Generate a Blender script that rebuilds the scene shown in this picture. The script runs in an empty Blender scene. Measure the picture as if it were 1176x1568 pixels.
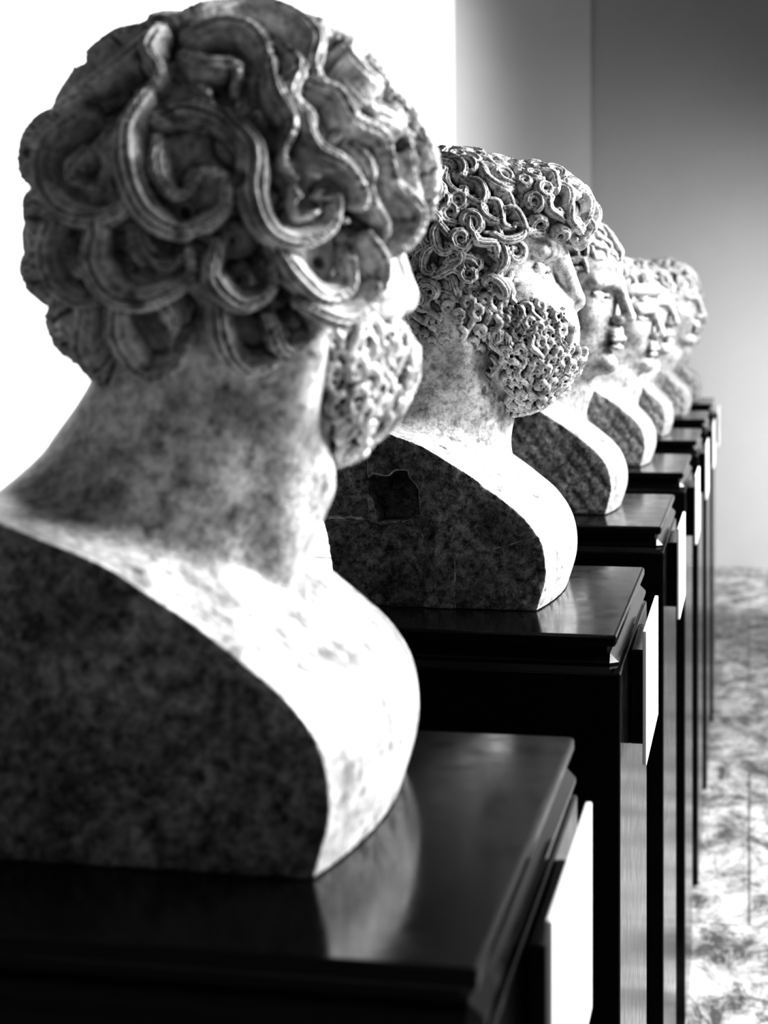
import bpy, math, random, time
import numpy as np
from mathutils import Vector
T0=time.time()
f32=np.float32
scene=bpy.context.scene

# ------------------------------------------------------------------ SDF volume
class Vol:
    def __init__(s,lo,hi,h):
        s.lo=np.array(lo,float); s.h=h
        s.n=np.ceil((np.array(hi)-s.lo)/h).astype(int)+1
        s.F=np.full(s.n,0.03,f32)
        s.ax=[(s.lo[i]+h*np.arange(s.n[i])).astype(f32) for i in range(3)]
    def box(s,lo,hi):
        a=np.clip(np.floor((np.array(lo)-s.lo)/s.h).astype(int),0,s.n)
        b=np.clip(np.ceil((np.array(hi)-s.lo)/s.h).astype(int)+1,0,s.n)
        if (b<=a).any(): return None
        sl=tuple(slice(a[i],b[i]) for i in range(3))
        return sl,s.ax[0][sl[0]][:,None,None],s.ax[1][sl[1]][None,:,None],s.ax[2][sl[2]][None,None,:]
    def merge(s,sl,d,k=0,mode='add'):
        F=s.F[sl]
        if mode=='add':
            if k<=0: np.minimum(F,d,out=F)
            else:
                h=np.clip(0.5+0.5*(F-d)/k,0,1)
                F[...]=F*(1-h)+d*h-k*h*(1-h)
        else:
            d=-d
            if k<=0: np.maximum(F,d,out=F)
            else:
                h=np.clip(0.5-0.5*(F-d)/k,0,1)
                F[...]=F*(1-h)+d*h+k*h*(1-h)

def surfnet(V):
    F=V.F; S=F<0
    offs=[(i,j,k) for i in (0,1) for j in (0,1) for k in (0,1)]
    n=[m-1 for m in F.shape]
    an=np.zeros(n,bool); al=np.ones(n,bool)
    for o in offs:
        c=S[o[0]:o[0]+n[0],o[1]:o[1]+n[1],o[2]:o[2]+n[2]]
        an|=c; al&=c
    act=an&~al
    idx=np.argwhere(act); vid=np.full(n,-1,np.int32); vid[act]=np.arange(len(idx))
    val=[F[idx[:,0]+o[0],idx[:,1]+o[1],idx[:,2]+o[2]] for o in offs]
    acc=np.zeros((len(idx),3)); cnt=np.zeros(len(idx))
    for a in range(8):
        for b in range(a+1,8):
            oa=np.array(offs[a]);ob=np.array(offs[b])
            if abs(oa-ob).sum()!=1: continue
            m=(val[a]<0)!=(val[b]<0)
            va=val[a][m];vb=val[b][m]
            t=(va/(va-vb))[:,None]
            acc[m]+=oa+t*(ob-oa); cnt[m]+=1
    co=V.lo+V.h*(idx+acc/cnt[:,None])
    Q=[]
    def put(q,s): 
        q=np.stack(q,1); q[~s]=q[~s][:,::-1]; Q.append(q)
    e=S[:-1,1:-1,1:-1]!=S[1:,1:-1,1:-1]; I=np.argwhere(e); i,j,k=I[:,0],I[:,1]+1,I[:,2]+1
    put([vid[i,j-1,k-1],vid[i,j,k-1],vid[i,j,k],vid[i,j-1,k]],S[i,j,k])
    e=S[1:-1,:-1,1:-1]!=S[1:-1,1:,1:-1]; I=np.argwhere(e); i,j,k=I[:,0]+1,I[:,1],I[:,2]+1
    put([vid[i-1,j,k-1],vid[i-1,j,k],vid[i,j,k],vid[i,j,k-1]],S[i,j,k])
    e=S[1:-1,1:-1,:-1]!=S[1:-1,1:-1,1:]; I=np.argwhere(e); i,j,k=I[:,0]+1,I[:,1]+1,I[:,2]
    put([vid[i-1,j-1,k],vid[i,j-1,k],vid[i,j,k],vid[i-1,j,k]],S[i,j,k])
    return co,np.concatenate(Q)

def mesh_from(name,co,Q,mats,midx=None):
    me=bpy.data.meshes.new(name)
    me.vertices.add(len(co)); me.vertices.foreach_set('co',co.astype(f32).ravel())
    me.loops.add(len(Q)*4); me.loops.foreach_set('vertex_index',Q.astype(np.int32).ravel())
    me.polygons.add(len(Q)); me.polygons.foreach_set('loop_start',np.arange(0,len(Q)*4,4,dtype=np.int32))
    me.polygons.foreach_set('loop_total',np.full(len(Q),4,np.int32))
    me.polygons.foreach_set('use_smooth',np.ones(len(Q),bool))
    for m in mats: me.materials.append(m)
    if midx is not None: me.polygons.foreach_set('material_index',midx.astype(np.int32))
    me.update(calc_edges=True); me.validate()
    return me

def smoothpath(P,step):
    P=[np.array(p,float) for p in P]
    P=[2*P[0]-P[1]]+P+[2*P[-1]-P[-2]]
    out=[]
    for i in range(1,len(P)-2):
        L=np.linalg.norm(P[i+1]-P[i]); n=max(1,int(round(L/step)))
        for q in range(n):
            t=q/n
            out.append(0.5*((2*P[i])+(-P[i-1]+P[i+1])*t+(2*P[i-1]-5*P[i]+4*P[i+1]-P[i+2])*t*t+(-P[i-1]+3*P[i]-3*P[i+1]+P[i+2])*t**3))
    out.append(P[-2]); return out
def nrm(v): return v/(np.linalg.norm(v)+1e-12)

# ------------------------------------------------------------------ bust builder
PROFILE=smoothpath([(.126,0),(.137,.04),(.133,.075),(.116,.102),(.090,.124),(.060,.146),(.028,.166),(0,.182),(-.035,.195),(-.075,.208),(-.115,.210),
         (-.142,.196),(-.150,.174),(-.142,.145),(-.120,.105),(-.108,.06),(-.105,0)],.006)
class Bust:
    def __init__(s,h,hw=.147,head=(.03,0,.408),yaw=0,pitch=0,scale=1.2,seed=1):
        s.hw=hw; s.sc=scale; s.H=np.array(head,float); s.rng=random.Random(seed)
        cy,sy=math.cos(yaw),math.sin(yaw); cp,sp=math.cos(pitch),math.sin(pitch)
        Rz=np.array([[cy,-sy,0],[sy,cy,0],[0,0,1]]); Ry=np.array([[cp,0,sp],[0,1,0],[-sp,0,cp]])
        s.R=Rz@Ry            # head local -> bust local
        s.V=Vol((-.18,-max(hw,.19)-.01,-3*h),(.25,max(hw,.19)+.01,.58),h)
    def w(s,p): return s.H+s.R@np.array(p,float)
    # ellipsoid in head-local life-size metres (scaled)
    def ell(s,c,r,k=.01,mode='add',rot=None):
        sc=s.sc; r=np.array(r,float)*sc; c=np.array(c,float)*sc; m=r.max()+k+.006
        cw=s.w(c); b=s.V.box(cw-m,cw+m)
        if b is None: return
        sl,X,Y,Z=b; X=X-f32(cw[0]);Y=Y-f32(cw[1]);Z=Z-f32(cw[2])
        R=s.R if rot is None else s.R@rot
        a=[(X*f32(R[0,i])+Y*f32(R[1,i])+Z*f32(R[2,i]))/f32(r[i]) for i in range(3)]
        k0=np.sqrt(a[0]**2+a[1]**2+a[2]**2)+f32(1e-6)
        k1=np.sqrt((a[0]/f32(r[0]))**2+(a[1]/f32(r[1]))**2+(a[2]/f32(r[2]))**2)+f32(1e-6)
        s.V.merge(sl,k0*(k0-1)/k1,k,mode)
    def capw(s,p0,p1,r0,r1,k=.01,mode='add'):
        p0=np.array(p0,float);p1=np.array(p1,float);m=max(r0,r1)+k+.006
        b=s.V.box(np.minimum(p0,p1)-m,np.maximum(p0,p1)+m)
        if b is None: return
        sl,X,Y,Z=b; d=p1-p0; L=max(d@d,1e-12)
        X=X-f32(p0[0]);Y=Y-f32(p0[1]);Z=Z-f32(p0[2])
        t=np.clip((X*f32(d[0])+Y*f32(d[1])+Z*f32(d[2]))/f32(L),0,1)
        q=np.sqrt((X-t*f32(d[0]))**2+(Y-t*f32(d[1]))**2+(Z-t*f32(d[2]))**2)-(f32(r0)+t*f32(r1-r0))
        s.V.merge(sl,q,k,mode)
    def cap(s,p0,p1,r0,r1,k=.01,mode='add'):
        sc=s.sc
        s.capw(s.w(np.array(p0)*sc),s.w(np.array(p1)*sc),r0*sc,r1*sc,k,mode)
    # carved lock of hair: ribbon with grooves (points and normals are bust-local)
    def lock(s,P,N,w,h,g=.0022,nr=1.5,taper=.45,fat=False):
        n=len(P)
        for i in range(n-1):
            t0=i/(n-1);t1=(i+1)/(n-1)
            if fat: f=lambda t:(.62+.38*min(1,t/.28))*(1-(1-taper)*max(0,(t-.28)/.72)**1.1)
            else: f=lambda t:(1-(1-taper)*max(0,(t-.45)/.55)**1.3)*(0.75+.25*min(1,t*5))
            w0,w1=w*f(t0),w*f(t1); hh=h*(f(t0)+f(t1))/2 if not fat else h*(.55+.45*(f(t0)+f(t1))/2)
            p0,p1=P[i],P[i+1]; d=p1-p0; L=d@d
            if L<1e-10: continue
            m=max(w0,w1,hh)+.004
            b=s.V.box(np.minimum(p0,p1)-m,np.maximum(p0,p1)+m)
            if b is None: continue
            Tt=d/math.sqrt(L); Nn=N[i]+N[i+1]; Nn=nrm(Nn-Tt*(Nn@Tt)); S=np.cross(Tt,Nn)
            sl,X,Y,Z=b; X=X-f32(p0[0]);Y=Y-f32(p0[1]);Z=Z-f32(p0[2])
            t=np.clip((X*f32(d[0])+Y*f32(d[1])+Z*f32(d[2]))/f32(L),0,1)
            X=X-t*f32(d[0]);Y=Y-t*f32(d[1]);Z=Z-t*f32(d[2])
            W=f32(w0)+t*f32(w1-w0)
            ds=(X*f32(S[0])+Y*f32(S[1])+Z*f32(S[2]))/W
            dn=(X*f32(Nn[0])+Y*f32(Nn[1])+Z*f32(Nn[2]))/f32(hh)
            al=(X*f32(Tt[0])+Y*f32(Tt[1])+Z*f32(Tt[2]))/W
            q=(np.sqrt(ds*ds+dn*dn+al*al)-1)*f32(min(w0,hh))
            if g>0: q=q+f32(g)*(f32(.5)-f32(.5)*np.cos(f32(2*math.pi*nr)*ds))*np.clip(f32(1.25)-np.abs(ds),0,1)
            s.V.merge(sl,q,0)
    def shell(s,c,r,d,off=0):
        d=nrm(d); t=1/math.sqrt(((d/r)**2).sum()); return c+d*(t+off), nrm(d/(r*r))
    def autolock(s,c,r,d,fwd,pat,w,h,off=0,**kw):
        d=nrm(d); p,n=s.shell(c,r,d); v=nrm(fwd-n*(fwd@n)); u=np.cross(v,n)
        P=[];N=[]
        for a,b in smoothpath(pat,max(.0045,w*.5)):
            q=p+u*a+v*b-c
            pp,nn=s.shell(c,r,q,off)
            P.append(s.w(pp)); N.append(s.R@nn)
        s.lock(P,N,w,h,**kw)
    def snail(s,l,sg): 
        R=l*.32; return [((R*(1-.75*t/9))*math.sin(sg*t*.85),(R*(1-.75*t/9))*math.cos(t*.85)) for t in range(10)]
    def hook(s,l,sg): return [(0,-l*.6),(sg*l*.2,-l*.2),(-sg*l*.1,l*.2),(-sg*l*.3,l*.42),(-sg*l*.45,l*.2)]
    def body(s):
        V=s.V; hw=s.hw
        pts=np.array(PROFILE); X=V.ax[0][:,None].astype(float); Z=V.ax[2][None,:].astype(float)
        D=np.full((V.n[0],V.n[2]),1e9); ins=np.zeros(D.shape,bool)
        for i in range(len(pts)):
            a=pts[i];b=pts[(i+1)%len(pts)]; e=b-a
            t=np.clip(((X-a[0])*e[0]+(Z-a[1])*e[1])/(e@e),0,1)
            D=np.minimum(D,(X-a[0]-t*e[0])**2+(Z-a[1]-t*e[1])**2)
            if a[1]!=b[1]:
                c=((a[1]>Z)!=(b[1]>Z))&(X<(b[0]-a[0])*(Z-a[1])/(b[1]-a[1])+a[0]); ins^=c
        D=np.sqrt(D); D[ins]*=-1
        xi=np.arange(V.n[0])
        for j,y in enumerate(V.ax[1]):
            if abs(y)>hw+.02: continue
            sh=(-.016*(1-(min(1,abs(y)/hw))**2)+.006)/V.h     # chest bows forward
            zs=np.clip(xi+sh,0,V.n[0]-1.001); i0=zs.astype(int); fr=(zs-i0)[:,None]
            d=D[i0]*(1-fr)+D[i0+1]*fr
            side=abs(y)-hw-0.012*np.clip((V.ax[2][None,:]-.0)/.2,0,1)+.004
            V.F[:,j,:]=np.minimum(V.F[:,j,:],np.maximum(d,side)).astype(f32)
        hx,hz=s.H[0],s.H[2]
        s.capw((-.046,0,.12),(hx-.028,0,hz-.15),.080,.079,.04)
        s.capw((hx-.028,0,hz-.15),(hx-.010,0,hz-.075),.078,.080,.02)
        s.capw((-.105,0,.122),(-.045,0,.200),.055,.054,.045)
        for q in (-1,1):
            s.capw((.062,q*.02,.130),(.0,q*.125,.165),.010,.012,.02)
            e=s.w(np.array([-.005,q*.066,-.05])*s.sc)
            s.capw((.052,q*.012,.135),e,.013,.018,.022)
        s.capw((.048,0,.15),(hx+.045,0,hz-.165),.014,.014,.03)
    def clipsides(s,broken=False):
        V=s.V; X=V.ax[0][:,None]; Z=V.ax[2][None,:]
        # hand-hacked, slightly uneven cut faces
        un=.0012*np.sin(X*95+1)*np.sin(Z*80)+.0008*np.sin(X*210+Z*160)+.0005*np.sin(X*430-Z*390)
        st=0*X*Z
        if broken:
            sm=lambda v:np.clip(v/.0025+.5,0,1)
            e1=-.006+.004*np.sin(Z*120)
            st=.006*sm(e1-X)*sm(.094+.002*np.sin(X*150)-Z)+.009*sm(-.068-X)*sm(Z-.1)+.003*sm(X-.03)*sm(.055+.3*(X-.03)-Z)
        for j,y in enumerate(V.ax[1]):
            lim=abs(y)-s.hw-0.012*np.clip(Z/.2,0,1)+.004+un+(st if y<0 else 0)
            blend=np.clip((Z-.215)/.03,0,1)*.2
            V.F[:,j,:]=np.maximum(V.F[:,j,:],(lim-blend)).astype(f32)
        V.F[:]=np.maximum(V.F,-V.ax[2][None,None,:])
    def face(s):
        e=s.ell
        e((-.008,0,.022),(.094,.073,.080),.01)
        e((.030,0,-.025),(.062,.060,.085),.02)
        e((.022,0,-.062),(.062,.054,.042),.02)
        e((.060,0,-.094),(.026,.027,.020),.02)
        e((.052,0,.040),(.042,.058,.042),.02)
        for q in (-1,1):
            e((.056,q*.036,-.032),(.028,.022,.026),.015)
            s.cap((.092,q*.010,.016),(.077,q*.046,.018),.0085,.0075,.010)
            e((.103,q*.028,-.002),(.028,.019,.0150),.005,'cut')
            e((.0695,q*.030,-.002),(.0135,.0155,.0105),.001)
            s.cap((.0845,q*.016,-.001),(.075,q*.045,.002),.0028,.002,.003)
            s.cap((.084,q*.016,-.008),(.0735,q*.044,-.0085),.002,.002,.003)
            e((-.006,q*.074,-.012),(.016,.009,.030),.005)
            e((-.003,q*.082,-.008),(.009,.005,.016),.003,'cut')
            e((.098,q*.012,-.0625),(.006,.014,.004),.004)
        e((.093,0,-.052),(.010,.018,.012),.010)
        e((.099,0,-.061),(.008,.020,.0052),.004)
        e((.095,0,-.0735),(.009,.018,.006),.005)
        s.cap((.106,0,-.0665),(.088,.024,-.068),.0024,.0018,.002,'cut')
        s.cap((.106,0,-.0665),(.088,-.024,-.068),.0024,.0018,.002,'cut')
        e((.100,0,-.083),(.010,.02,.004),.006,'cut')
        e((.081,0,-.098),(.017,.019,.014),.012)
        s.nose()
    def nose(s):
        e=s.ell
        for q in (-1,1):
            e((.100,q*.0115,-.034),(.0095,.0065,.0065),.005)
        s.cap((.092,0,.020),(.111,0,-.026),.0085,.0085,.010)
        e((.111,0,-.031),(.011,.0095,.009),.006)
        for q in (-1,1): e((.101,q*.006,-.0415),(.005,.0030,.003),.002,'cut')
    def fib(s,n):
        ga=math.pi*(3-math.sqrt(5)); o=[]
        for i in range(n):
            z=1-2*(i+.5)/n; r=math.sqrt(1-z*z); o.append(np.array([r*math.cos(ga*i),r*math.sin(ga*i),z]))
        return o
    def hair(s,c,r,n,w,h,style='mix',skip=None,L=.045,face_x=.50,face_z=.50,low=-.62,g=.0022,crown=(-.45,0,.9),off=0):
        rg=s.rng; cr=nrm(np.array(crown))
        for d in s.fib(n):
            d=nrm(d+np.array([rg.uniform(-.06,.06) for _ in range(3)]))
            if d[0]>face_x-.35*max(0,-d[2]) and d[2]<face_z: continue
            if d[2]<low: continue
            if d[0]>-.05 and d[2]<-.45: continue
            if skip and skip(d): continue
            away=nrm(d-cr*(d@cr)+np.array([.0,0,-.15])+1e-5)
            st=style
            if st=='mix': st=rg.choice(['snail','wave','hook'])
            sg=rg.choice([-1,1]); l=L*rg.uniform(.8,1.15)
            if st=='snail': pat=s.snail(l,sg)
            elif st=='hook':
                pat=[(0,-l*.5),(sg*l*.15,-l*.2),(sg*l*.08,l*.15),(-sg*l*.1,l*.38),(-sg*l*.32,l*.36),(-sg*l*.36,l*.16),(-sg*l*.22,l*.10)]
            else:
                pat=[(0,-l*.6),(sg*l*.16,-l*.35),(0,-l*.05),(-sg*l*.16,l*.2),(0,l*.45),(sg*l*.18,l*.6)]
            s.autolock(c,r,d,away,pat,w*rg.uniform(.85,1.15),h*rg.uniform(.85,1.2),off=off+rg.uniform(-.004,.004),g=g)
    def patch(s,c,r,n,w,h,cond,L=.03,g=.0012,fwd=(.4,0,-1.),off=0,base=.006,mixp=.6,drill=0):
        rg=s.rng; c=np.array(c,float); r=np.array(r,float)
        if base is not None: s.ell(c/s.sc,(r-base)/s.sc,.006)
        for d in s.fib(n):
            if not cond(d): continue
            sg=rg.choice([-1,1]); l=L*rg.uniform(.8,1.2)
            s.autolock(c,r,d,np.array(fwd),s.snail(l,sg) if rg.random()<mixp else s.hook(l,sg),w,h,off=off+rg.uniform(-.002,.004),g=g)
            if rg.random()<drill:
                p,nn=s.shell(c,r,d+np.array([rg.uniform(-.08,.08) for _ in range(3)]))
                s.capw(s.w(p+nn*.012),s.w(p-nn*.004),.0024,.002,.001,'cut')
    def beard(s,n,w,h,long=.0,L=.03,drill=.5,back=-.25,fx=0,top=.10):
        sc=s.sc; c=np.array([.030+fx,0,-.060-long*.35])*sc; r=np.array([.079+long*.2,.063,.066+long*.6])*sc
        def cond(d):
            if d[2]>top+.4*max(0,abs(d[1])-.3) or d[0]<back: return False
            if d[0]>.72 and d[2]>-.12 and abs(d[1])<.50: return False
            if d[0]>.80 and d[2]>-.24 and abs(d[1])<.32: return False
            if d[2]<-.55 and d[0]<.1: return False
            return True
        s.patch(c,r,n,w,h,cond,L=L,fwd=(.25,0,-1.),base=.005*sc,drill=drill)
        for q in (-1,1):
            P=[np.array(p)*sc for p in [(.105+fx*.6,q*.004,-.052),(.106+fx*.6,q*.014,-.057),(.100+fx,q*.026,-.066),(.092+fx,q*.036,-.080),(.092+fx,q*.032,-.090)]]
            P=smoothpath(P,.006); s.lock([s.w(p) for p in P],[s.R@np.array([1,q*.4,0]) for p in P],.0065*sc,.0065*sc,g=.0012)
        s.nose()
    def finish(s,name,mats):
        co,Q=surfnet(s.V)
        cen=co[Q].mean(1); a=co[Q[:,2]]-co[Q[:,0]]; b=co[Q[:,3]]-co[Q[:,1]]; n=np.cross(a,b); n/=np.linalg.norm(n,axis=1)[:,None]+1e-12
        side=((np.abs(n[:,1])>.7)&(np.abs(cen[:,1])>s.hw-.016)&(cen[:,2]<.25))|((np.abs(cen[:,1])>s.hw-.07)&(np.abs(cen[:,1])<s.hw-.0005)&(cen[:,0]<.03)&(cen[:,0]>-.075)&(cen[:,2]<.157)&(cen[:,2]>.002))
        me=mesh_from(name,co,Q,mats,side)
        s.V=None
        return me

# ------------------------------------------------------------------ materials
def newmat(name):
    m=bpy.data.materials.new(name); m.use_nodes=True; nt=m.node_tree
    return m,nt,nt.nodes['Principled BSDF']
def ramp(nt,src,stops):
    r=nt.nodes.new('ShaderNodeValToRGB'); e=r.color_ramp.elements
    while len(e)<len(stops): e.new(.5)
    for i,(p,c) in enumerate(stops): e[i].position=p; e[i].color=(c,c,c,1)
    nt.links.new(src,r.inputs[0]); return r.outputs[0]
def noise(nt,scale,detail=4,rough=.6,dist=0,vec=None):
    n=nt.nodes.new('ShaderNodeTexNoise'); n.inputs['Scale'].default_value=scale; n.inputs['Detail'].default_value=detail
    n.inputs['Roughness'].default_value=rough; n.inputs['Distortion'].default_value=dist
    if vec is None:
        tc=nt.nodes.new('ShaderNodeTexCoord'); vec=tc.outputs['Object']
    nt.links.new(vec,n.inputs['Vector']); return n.outputs['Fac']
def mixc(nt,a,b,fac,mode='MIX'):
    m=nt.nodes.new('ShaderNodeMix'); m.data_type='RGBA'; m.blend_type=mode
    for s,v in ((m.inputs[0],fac),(m.inputs[6],a),(m.inputs[7],b)):
        if isinstance(v,(int,float)): s.default_value=v if s==m.inputs[0] else (v,v,v,1)
        else: nt.links.new(v,s)
    return m.outputs[2]
def bump(nt,src,bs,strength,dist):
    b=nt.nodes.new('ShaderNodeBump'); b.inputs['Strength'].default_value=strength; b.inputs['Distance'].default_value=dist
    nt.links.new(src,b.inputs['Height']); nt.links.new(b.outputs[0],bs.inputs['Normal'])

def marble(name,lo,hi,groove_shade=.03,mid=.35,pits=.3):
    m,nt,bs=newmat(name)
    a=ramp(nt,noise(nt,22,6,.7,.2),[(.38,lo),(.60,hi)])
    b=ramp(nt,noise(nt,130,4,.75),[(.34,.45),(.56,1)])
    pit=ramp(nt,noise(nt,48,3,.6),[(.30,pits),(.40,1)])     # dark pitting
    c=mixc(nt,mixc(nt,a,b,1.0,'MULTIPLY'),pit,1.0,'MULTIPLY')
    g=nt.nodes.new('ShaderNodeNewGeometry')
    p=ramp(nt,g.outputs['Pointiness'],[(.42,groove_shade),(.475,mid),(.500,1)])   # shade painted into the carved grooves for contrast, with some patina
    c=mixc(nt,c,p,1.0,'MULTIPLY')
    nt.links.new(c,bs.inputs['Base Color']); bs.inputs['Roughness'].default_value=.38
    bump(nt,noise(nt,260,4,.6),bs,.3,.002)
    return m
def roughstone(name,lo,hi):
    m,nt,bs=newmat(name)
    a=ramp(nt,noise(nt,14,6,.75,.4),[(.35,lo),(.65,hi)])
    b=ramp(nt,noise(nt,95,8,.85),[(.40,.12),(.60,1.5)])
    c=mixc(nt,a,b,1.0,'MULTIPLY')
    nt.links.new(c,bs.inputs['Base Color']); bs.inputs['Roughness'].default_value=.8
    bump(nt,noise(nt,120,8,.85),bs,1.0,.008)
    return m
M1=marble('weathered_marble',.26,.84,groove_shade=.02,mid=.28); S1=roughstone('rough_cut_stone',.38,.92)
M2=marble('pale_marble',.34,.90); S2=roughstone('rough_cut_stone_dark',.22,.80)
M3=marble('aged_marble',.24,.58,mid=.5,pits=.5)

def black():
    m,nt,bs=newmat('black_lacquer'); bs.inputs['Base Color'].default_value=(.006,.006,.006,1)
    bs.inputs['Specular IOR Level'].default_value=.33
    n=ramp(nt,noise(nt,30,4),[(.3,.10),(.7,.20)]); nt.links.new(n,bs.inputs['Roughness'])
    return m
BL=black()
m,nt,bs=newmat('label_card_white'); bs.inputs['Base Color'].default_value=(.85,.85,.85,1); bs.inputs['Roughness'].default_value=.6; CARD=m
m,nt,bs=newmat('label_ink'); bs.inputs['Base Color'].default_value=(.3,.3,.3,1); INK=m
def paint(name,v):
    m,nt,bs=newmat(name); c=ramp(nt,noise(nt,3,3),[(.3,v*.96),(.7,v)]); nt.links.new(c,bs.inputs['Base Color']); bs.inputs['Roughness'].default_value=.85; return m
m,nt,bs=newmat('marble_floor')
tc=nt.nodes.new('ShaderNodeTexCoord'); mp=nt.nodes.new('ShaderNodeMapping'); mp.inputs['Scale'].default_value=(1,.5,1)
nt.links.new(tc.outputs['Object'],mp.inputs['Vector'])
a=ramp(nt,noise(nt,9,8,.8,.5,mp.outputs[0]),[(.41,.10),(.51,.42),(.61,.74)])
v=ramp(nt,noise(nt,3.2,3,.5,2.5,mp.outputs[0]),[(.488,1),(.5,.2),(.512,1)])
a=mixc(nt,a,v,.8,'MULTIPLY')
w=nt.nodes.new('ShaderNodeTexBrick'); w.inputs['Scale'].default_value=1; w.inputs['Mortar Size'].default_value=.004; w.inputs['Brick Width'].default_value=2.6; w.inputs['Row Height'].default_value=1.5
w.inputs['Color1'].default_value=(1,1,1,1); w.inputs['Color2'].default_value=(.85,.85,.85,1); w.inputs['Mortar'].default_value=(.4,.4,.4,1)
nt.links.new(tc.outputs['Object'],w.inputs['Vector'])
c=mixc(nt,a,w.outputs['Color'],1.0,'MULTIPLY'); nt.links.new(c,bs.inputs['Base Color']); bs.inputs['Roughness'].default_value=.4
FLOOR=m

# ------------------------------------------------------------------ helpers
def link(o): scene.collection.objects.link(o); return o
def boxmesh(name,lo,hi,mat,bev=0,segs=2):
    import bmesh
    bm=bmesh.new(); bmesh.ops.create_cube(bm,size=1)
    lo=Vector(lo);hi=Vector(hi)
    for v in bm.verts: v.co=Vector([(lo[i]+hi[i])/2+v.co[i]*(hi[i]-lo[i]) for i in range(3)])
    if bev: bmesh.ops.bevel(bm,geom=bm.edges[:],offset=bev,segments=segs,profile=.5,affect='EDGES')
    me=bpy.data.meshes.new(name); bm.to_mesh(me); bm.free(); me.materials.append(mat)
    return link(bpy.data.objects.new(name,me))

# ------------------------------------------------------------------ layout (metres)
PX=-.1334; PY0=.905; PD=.515; SP=.968; TOP=1.155
def pedestal(i):
    y=PY0+SP*i; e=link(bpy.data.objects.new('display_pedestal',None)); e.location=(PX-.24,y+PD/2,0)
    ps=[boxmesh('top_slab',(PX-.48,y,TOP-.012),(PX,y+PD,TOP),BL,.003),
        boxmesh('top_fillet',(PX-.47,y+.010,TOP-.0205),(PX-.010,y+PD-.010,TOP-.0118),BL),
        boxmesh('moulding',(PX-.476,y+.002,TOP-.042),(PX+.002,y+PD-.002,TOP-.020),BL,.009,1),
        boxmesh('plinth_body',(PX-.475,y+.012,0.0),(PX+.0034,y+PD-.012,TOP-.0415),BL,.002),
        boxmesh('label_bracket',(PX+.003,y+.17,TOP-.15),(PX+.019,y+.345,TOP-.045),BL,.002),
        boxmesh('label_card',(PX+.019,y+.135,TOP-.165),(PX+.0235,y+.395,TOP-.018),CARD,.001)]
    rg=random.Random(i)
    for r in range(3):
        ps.append(boxmesh('label_text_line',(PX+.0232,y+.165,TOP-.075-r*.012),(PX+.0237,y+.165+rg.uniform(.1,.2),TOP-.0735-r*.012),INK))
    bpy.context.view_layer.update()
    for o in ps: o.parent=e; o.matrix_parent_inverse=e.matrix_world.inverted()
for i in range(7): pedestal(i)

def place(me,X0,Yc,rot=0):
    o=link(bpy.data.objects.new('marble_bust',me)); o.location=(X0,Yc,TOP+.0004); o.rotation_euler=(0,0,rot); return o

# ---- bust 1: locks on the back of the head, traced by hand (image pixel coordinates, units .436 mm)
LOCKS=[
([(285,95),(330,85),(370,95),(392,130),(375,165),(382,185)],17),([(300,70),(360,55),(420,70),(455,105),(450,150),(470,180),(495,215),(485,240)],18),
([(340,45),(410,35),(470,55),(500,90),(510,130),(545,165),(575,195)],18),([(400,22),(480,30),(540,60),(580,100),(600,150),(630,190)],18),
([(470,18),(550,45),(610,90),(640,130),(665,180)],16),([(440,165),(480,185),(500,220),(540,235),(560,280),(590,320)],16),
([(500,150),(530,190),(575,205),(600,245),(615,285),(650,310)],17),([(580,150),(615,185),(625,230),(655,265)],16),
([(280,130),(310,150),(350,150),(350,185)],14),([(250,95),(225,135),(190,165),(150,180),(120,165)],17),
([(240,80),(200,75),(165,100),(130,110)],15),([(225,60),(170,55),(120,85),(85,130),(70,180)],17),
([(260,50),(310,25),(370,15),(430,25)],16),([(250,100),(240,140),(255,165),(235,190)],14),
([(190,165),(140,185),(100,200),(75,240),(60,280)],15),([(410,110),(430,150),(420,190),(450,215),(445,250)],15),
([(150,205),(110,240),(100,290),(125,340),(170,355),(210,335),(215,290),(185,270)],17),
([(235,195),(215,240),(220,300),(245,350),(290,370),(335,345),(340,300),(310,290)],17),
([(240,215),(290,205),(340,225),(370,270),(380,320)],15),
([(340,215),(375,260),(375,320),(395,365),(435,380),(480,360),(490,320),(465,315)],18),
([(250,250),(255,300),(280,325),(305,300)],12),([(440,215),(450,260),(490,280),(520,320),(500,350)],15),
([(500,230),(530,270),(540,320),(570,355),(560,385)],15),([(570,290),(600,330),(590,370),(560,400)],14),
([(110,345),(105,390),(120,440),(160,465),(195,440)],16),([(175,360),(175,410),(205,450),(250,455),(295,430),(295,395)],18),
([(215,370),(240,410),(275,415),(300,385)],13),([(330,390),(325,430),(360,460),(400,445),(405,405)],16),
([(405,380),(430,420),(470,450),(510,440),(520,400)],16),([(440,460),(490,475),(530,460),(550,430)],14),
([(545,370),(560,410),(555,450),(550,475)],13),([(110,470),(110,520),(130,560),(160,580)],15),
([(150,470),(150,520),(180,570),(220,590),(245,570)],16),([(200,460),(205,500),(240,545),(280,540),(300,505)],16),
([(255,460),(275,490),(270,530)],12),
([(330,460),(340,510),(370,545),(410,535),(425,500)],16),([(400,480),(420,520),(460,500),(450,470)],13),
([(95,200),(60,230),(50,270),(80,300)],15),([(90,300),(60,330),(65,370),(95,390)],15),
([(90,390),(70,420),(85,455),(110,460)],15),([(60,200),(45,250),(60,290)],14),
([(395,140),(400,190),(420,230),(410,270),(430,300)],14),([(300,175),(320,200),(310,230)],12),
([(600,200),(640,240),(650,280),(645,330)],15),([(530,110),(560,140),(600,150)],14),([(160,270),(150,300),(175,315)],12),
([(130,390),(150,425),(175,420)],12),([(430,320),(440,345),(460,340)],11),
]
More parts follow.
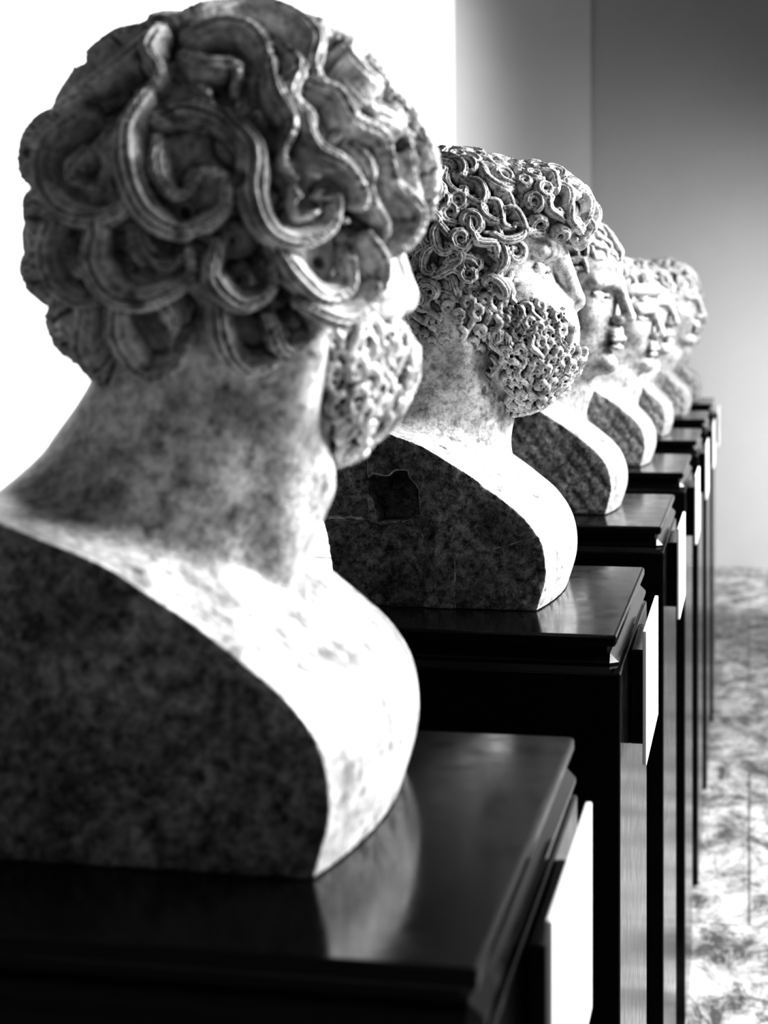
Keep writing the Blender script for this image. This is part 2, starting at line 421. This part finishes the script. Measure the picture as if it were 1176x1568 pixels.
HOLES=[(170,298),(285,345),(440,335),(355,300),(130,410),(245,425),(370,425),(495,415),(205,180),(345,120),(410,165),(530,200),(590,230),(470,250),(185,530),(250,510),(375,500),(150,135),(110,215),(490,110),(560,90),(545,300),(310,385),(330,190),(90,345),(570,160),(510,340)]  # hole spots, in the same image pixel coordinates as the locks
def bust_one():
    b=Bust(.0015,hw=.147,head=(.036,.005,.380),yaw=math.radians(48),pitch=.02,scale=1.2,seed=4)
    b.body(); b.face()
    c=np.array([-.005,0,.013]); r=np.array([.130,.112,.128])
    b.ell(c/1.2,(r-.026)/1.2,.004)
    az=math.radians(-122); C=np.array([math.cos(az),math.sin(az),0]); U=np.array([0,0,1.]); Rt=np.cross(U,C)
    b.hair(c,r,260,.0095,.013,skip=lambda d:(d@C)>.25,L=.052,face_x=.50,face_z=.35,low=-.75,g=.0018)
    b.hair(c,r,130,.0080,.009,skip=lambda d:(d@C)<.2 or d[2]<-.62,L=.034,face_x=.50,face_z=.35,low=-.70,off=-.021,style='snail',g=.001)
    def onshell(a,bb):
        for _ in range(30):
            p=Rt*a+U*bb
            A=((C/r)**2).sum();B=2*((C/r)*(p/r)).sum();K=((p/r)**2).sum()-1
            D=B*B-4*A*K
            if D>0.02*A: break
            a*=.98;bb*=.98
        t=(-B+math.sqrt(max(D,0)))/(2*A); pp=p+C*t; return pp,nrm(pp/(r*r))
    for q,(P,w) in enumerate(LOCKS):
        pts=[((x-355)*.000436,(336-y)*.000436) for x,y in P]
        W=w*.000436*1.42; out=[];N=[]
        off=[.000,.005,-.004,.002][q%4]
        path=smoothpath(pts,.004)
        for i,(a,bb) in enumerate(path):
            pp,nn=onshell(a,bb); lift=.004*math.sin(math.pi*min(1,i/len(path)*1.2))
            out.append(b.w(c+pp+nn*(off+lift))); N.append(b.R@nn)
        b.lock(out,N,W,.0150,g=.0022,nr=2.0,taper=.30,fat=True)
    for x,y in HOLES:      # running-drill holes between the curls
        pp,nn=onshell((x-355)*.000436,(336-y)*.000436)
        b.capw(b.w(c+pp+nn*.014),b.w(c+pp-nn*.014),.0052,.0040,.003,'cut')
    b.beard(420,.0048,.0045,long=.006,L=.026,drill=.3,top=.0)
    b.clipsides()
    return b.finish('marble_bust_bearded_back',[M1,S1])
place(bust_one(),-.370,1.172)
print('bust1',time.time()-T0)

def bust_two():
    b=Bust(.0014,hw=.172,head=(.014,0,.388),yaw=math.radians(6),pitch=.05,scale=1.2,seed=9)
    b.body(); b.face()
    c=np.array([-.006,0,.022]); r=np.array([.124,.104,.112])
    b.ell((c+np.array([-.012,0,.004]))/1.2,(r-.015)/1.2,.004)
    b.hair(c,r,380,.0066,.0110,L=.038,face_x=.66,face_z=.30,g=.0014)
    # heavy fringe of curls over the forehead
    b.patch((.070,0,.066),(.082,.078,.052),130,.0068,.0105,lambda d:d[0]>0 and d[2]>-.40,L=.034,g=.0014,fwd=(.5,0,-1.),base=.012,drill=.3)
    # short curls running from behind the ear down the jaw
    b.patch((.004,0,-.044),(.090,.094,.090),460,.0045,.0050,lambda d:abs(d[1])>.45 and -.60<d[2]<.50 and d[0]<.75,L=.024,g=.001,fwd=(.3,0,-1.),base=.005)
    b.beard(600,.0045,.0070,long=.020,L=.024,back=-.1,fx=.012,top=.26,drill=.4)
    # broken socket and crack in the near cut
    rg=b.rng; y=-b.hw
    x0,x1,z0,z1=-.064,-.012,.098,.148
    bx=b.V.box((x0-.02,y-.03,z0-.02),(x1+.02,y+.08,z1+.02)); sl,X,Y,Z=bx
    wob=.0020*np.sin(Z*150+Y*50)+.0018*np.sin(X*190+1)+.0008*np.sin(Z*430+X*200)
    d=np.maximum(np.maximum(abs(X-(x0+x1)/2+(Z-.12)*.3)-(x1-x0)/2+wob,abs(Z-(z0+z1)/2-(X+.04)*.2)-(z1-z0)/2-wob),(Y-(y+.045))+0*X)
    b.V.merge(sl,d.astype(f32),.010,'cut')
    def crack(P,r):
        P=[(p[0]+rg.uniform(-.0018,.0018),p[1]+rg.uniform(-.0018,.0018)) for p in smoothpath(P,.006)]
        for i in range(len(P)-1): b.capw((P[i][0],y+.001,P[i][1]),(P[i+1][0],y+.001,P[i+1][1]),r+.004+rg.uniform(-.0006,.001),r+.004,.001,'cut')
    crack([(-.012,.100),(.000,.088),(.002,.070),(-.002,.050),(.000,.032),(-.006,.018),(-.006,-.002)],.002)
    for k in range(9):   # a few chips along the cut edge
        a=PROFILE[rg.randrange(4,60)%len(PROFILE)]
        b.capw((a[0]+rg.uniform(-.002,.008),y-.006,a[1]+rg.uniform(0,.006)),(a[0]+rg.uniform(-.002,.01),y-.005,a[1]+rg.uniform(-.008,.008)),rg.uniform(.004,.007),.003,.004,'cut')
    b.clipsides(broken=True)
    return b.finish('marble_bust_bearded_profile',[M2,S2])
place(bust_two(),-.352,2.172)
print('bust2',time.time()-T0)

def bust_far(seed,yaw,beard=False,style='wave',fillet=False,h=.0022,n=190,head=(.03,0,.37),hw=.15,scale=1.2,pitch=.05,fx=.66,fz=.34,lw=.0082,lh=.0105,mat=None):
    b=Bust(h,hw=hw,head=head,yaw=yaw,pitch=pitch,scale=scale,seed=seed)
    b.body(); b.face()
    k=scale/1.2
    c=np.array([-.002,0,.028])*k; r=np.array([.120,.096,.107])*k
    b.ell((c+np.array([-.014,0,.0]))/scale,(r-.012)/scale,.004)
    b.hair(c,r,n,lw,lh,style=style,L=.046,face_x=fx,face_z=fz,low=-.7,g=.0018)
    if fillet:
        P=[];N=[]
        for t in range(41):
            a=2*math.pi*t/40; d=np.array([math.cos(a),math.sin(a),.42-.02*math.cos(a)]); p,nn=b.shell(c,r+.004,d); P.append(b.w(p)); N.append(b.R@nn)
        b.lock(P,N,.015,.016,g=.002,taper=1)
        b.hair(c,r+.004,60,.010,.012,style='snail',L=.05,low=.5,face_x=2)
    if beard: b.beard(200,.0065,.007,long=.02,L=.03,drill=0)
    b.clipsides()
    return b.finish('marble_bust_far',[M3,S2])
R=math.radians
m3=bust_far(21,R(-16),style='wave',head=(.026,0,.366),h=.0019,n=300,lw=.0062,lh=.0085); place(m3,-.352,3.13)
m4=bust_far(22,R(-16),fillet=True,style='hook',head=(.050,0,.322),scale=1.05); place(m4,-.35,4.08)
m5=bust_far(23,R(-24),style='wave',head=(.045,0,.345),scale=1.1); place(m5,-.35,5.04)
m6=bust_far(24,R(-10),style='mix',head=(.055,0,.366)); place(m6,-.33,6.00)
place(m5,-.32,6.97)
print('busts',time.time()-T0)

# ------------------------------------------------------------------ room
W1=paint('wall_paint_white',.85); W2=paint('wall_shade_grey',.46); W3=paint('wall_paint_midgrey',.6); W4=paint('wall_shade_darkgrey',.34)  # grey and dark grey carry the back wall's shade in their colour
YB=10.85
boxmesh('floor',(-6,-1.5,-.1),(4,YB+.2,0),FLOOR)
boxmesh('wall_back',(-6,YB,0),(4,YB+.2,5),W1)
boxmesh('wall_shade_panel',(-1.74,YB-.03,0),(-.92,YB+.01,5),W2)  # flush grey panel, its colour stands in for shade on the wall
boxmesh('wall_shade_right',(-.921,YB-.02,0),(3.9,YB+.01,5),W4)  # added dark panel, paints in the shaded right part of the wall
boxmesh('wall_left',(-6.2,-1.5,0),(-6,YB+.2,5),W3)
boxmesh('light_blocker',(.45,7.5,0),(4,7.7,5),W3)  # added out of view to keep window light off the back wall

# ------------------------------------------------------------------ lights
def area(name,loc,tgt,sx,sy,e):
    l=bpy.data.lights.new(name,'AREA'); l.shape='RECTANGLE'; l.size=sx; l.size_y=sy; l.energy=e
    o=link(bpy.data.objects.new(name,l)); o.location=loc; o.rotation_euler=(Vector(tgt)-Vector(loc)).to_track_quat('-Z','Y').to_euler(); return o
def spot(name,loc,tgt,ang,blend,e,r=.3):
    l=bpy.data.lights.new(name,'SPOT'); l.spot_size=math.radians(ang); l.spot_blend=blend; l.energy=e; l.shadow_soft_size=r
    o=link(bpy.data.objects.new(name,l)); o.location=loc; o.rotation_euler=(Vector(tgt)-Vector(loc)).to_track_quat('-Z','Y').to_euler(); return o
area('window_light',(3.0,3.5,3.1),(-.3,2.6,1.3),3.4,1.4,520)
spot('added_wall_spot',(-4.9,6.5,4.0),(-4.9,YB,2.9),74,.15,2200)  # unseen spot, added to whiten the left of the back wall
spot('added_corner_spot',(1.3,8.6,.9),(-.05,YB,.70),94,1,430)  # unseen low spot, added for the bright-to-dark fade up the right wall
w=bpy.data.worlds.new('world'); scene.world=w; w.use_nodes=True
w.node_tree.nodes['Background'].inputs[0].default_value=(1,1,1,1); w.node_tree.nodes['Background'].inputs[1].default_value=.14

# ------------------------------------------------------------------ camera
cd=bpy.data.cameras.new('camera'); cam=link(bpy.data.objects.new('camera',cd)); scene.camera=cam
cam.location=(0,0,1.485); cam.rotation_euler=(math.pi/2,0,math.radians(11.35))
cd.sensor_fit='VERTICAL'; cd.sensor_height=36; cd.sensor_width=27; cd.lens=63.94; cd.shift_y=-.1939
cd.dof.use_dof=True; cd.dof.focus_distance=2.05; cd.dof.aperture_fstop=7.5
scene.view_settings.view_transform='Standard'
for lk in ('High Contrast','Medium High Contrast'):
    try: scene.view_settings.look=lk; print('look',lk); break
    except Exception as ex: print(ex)
print('total',time.time()-T0)
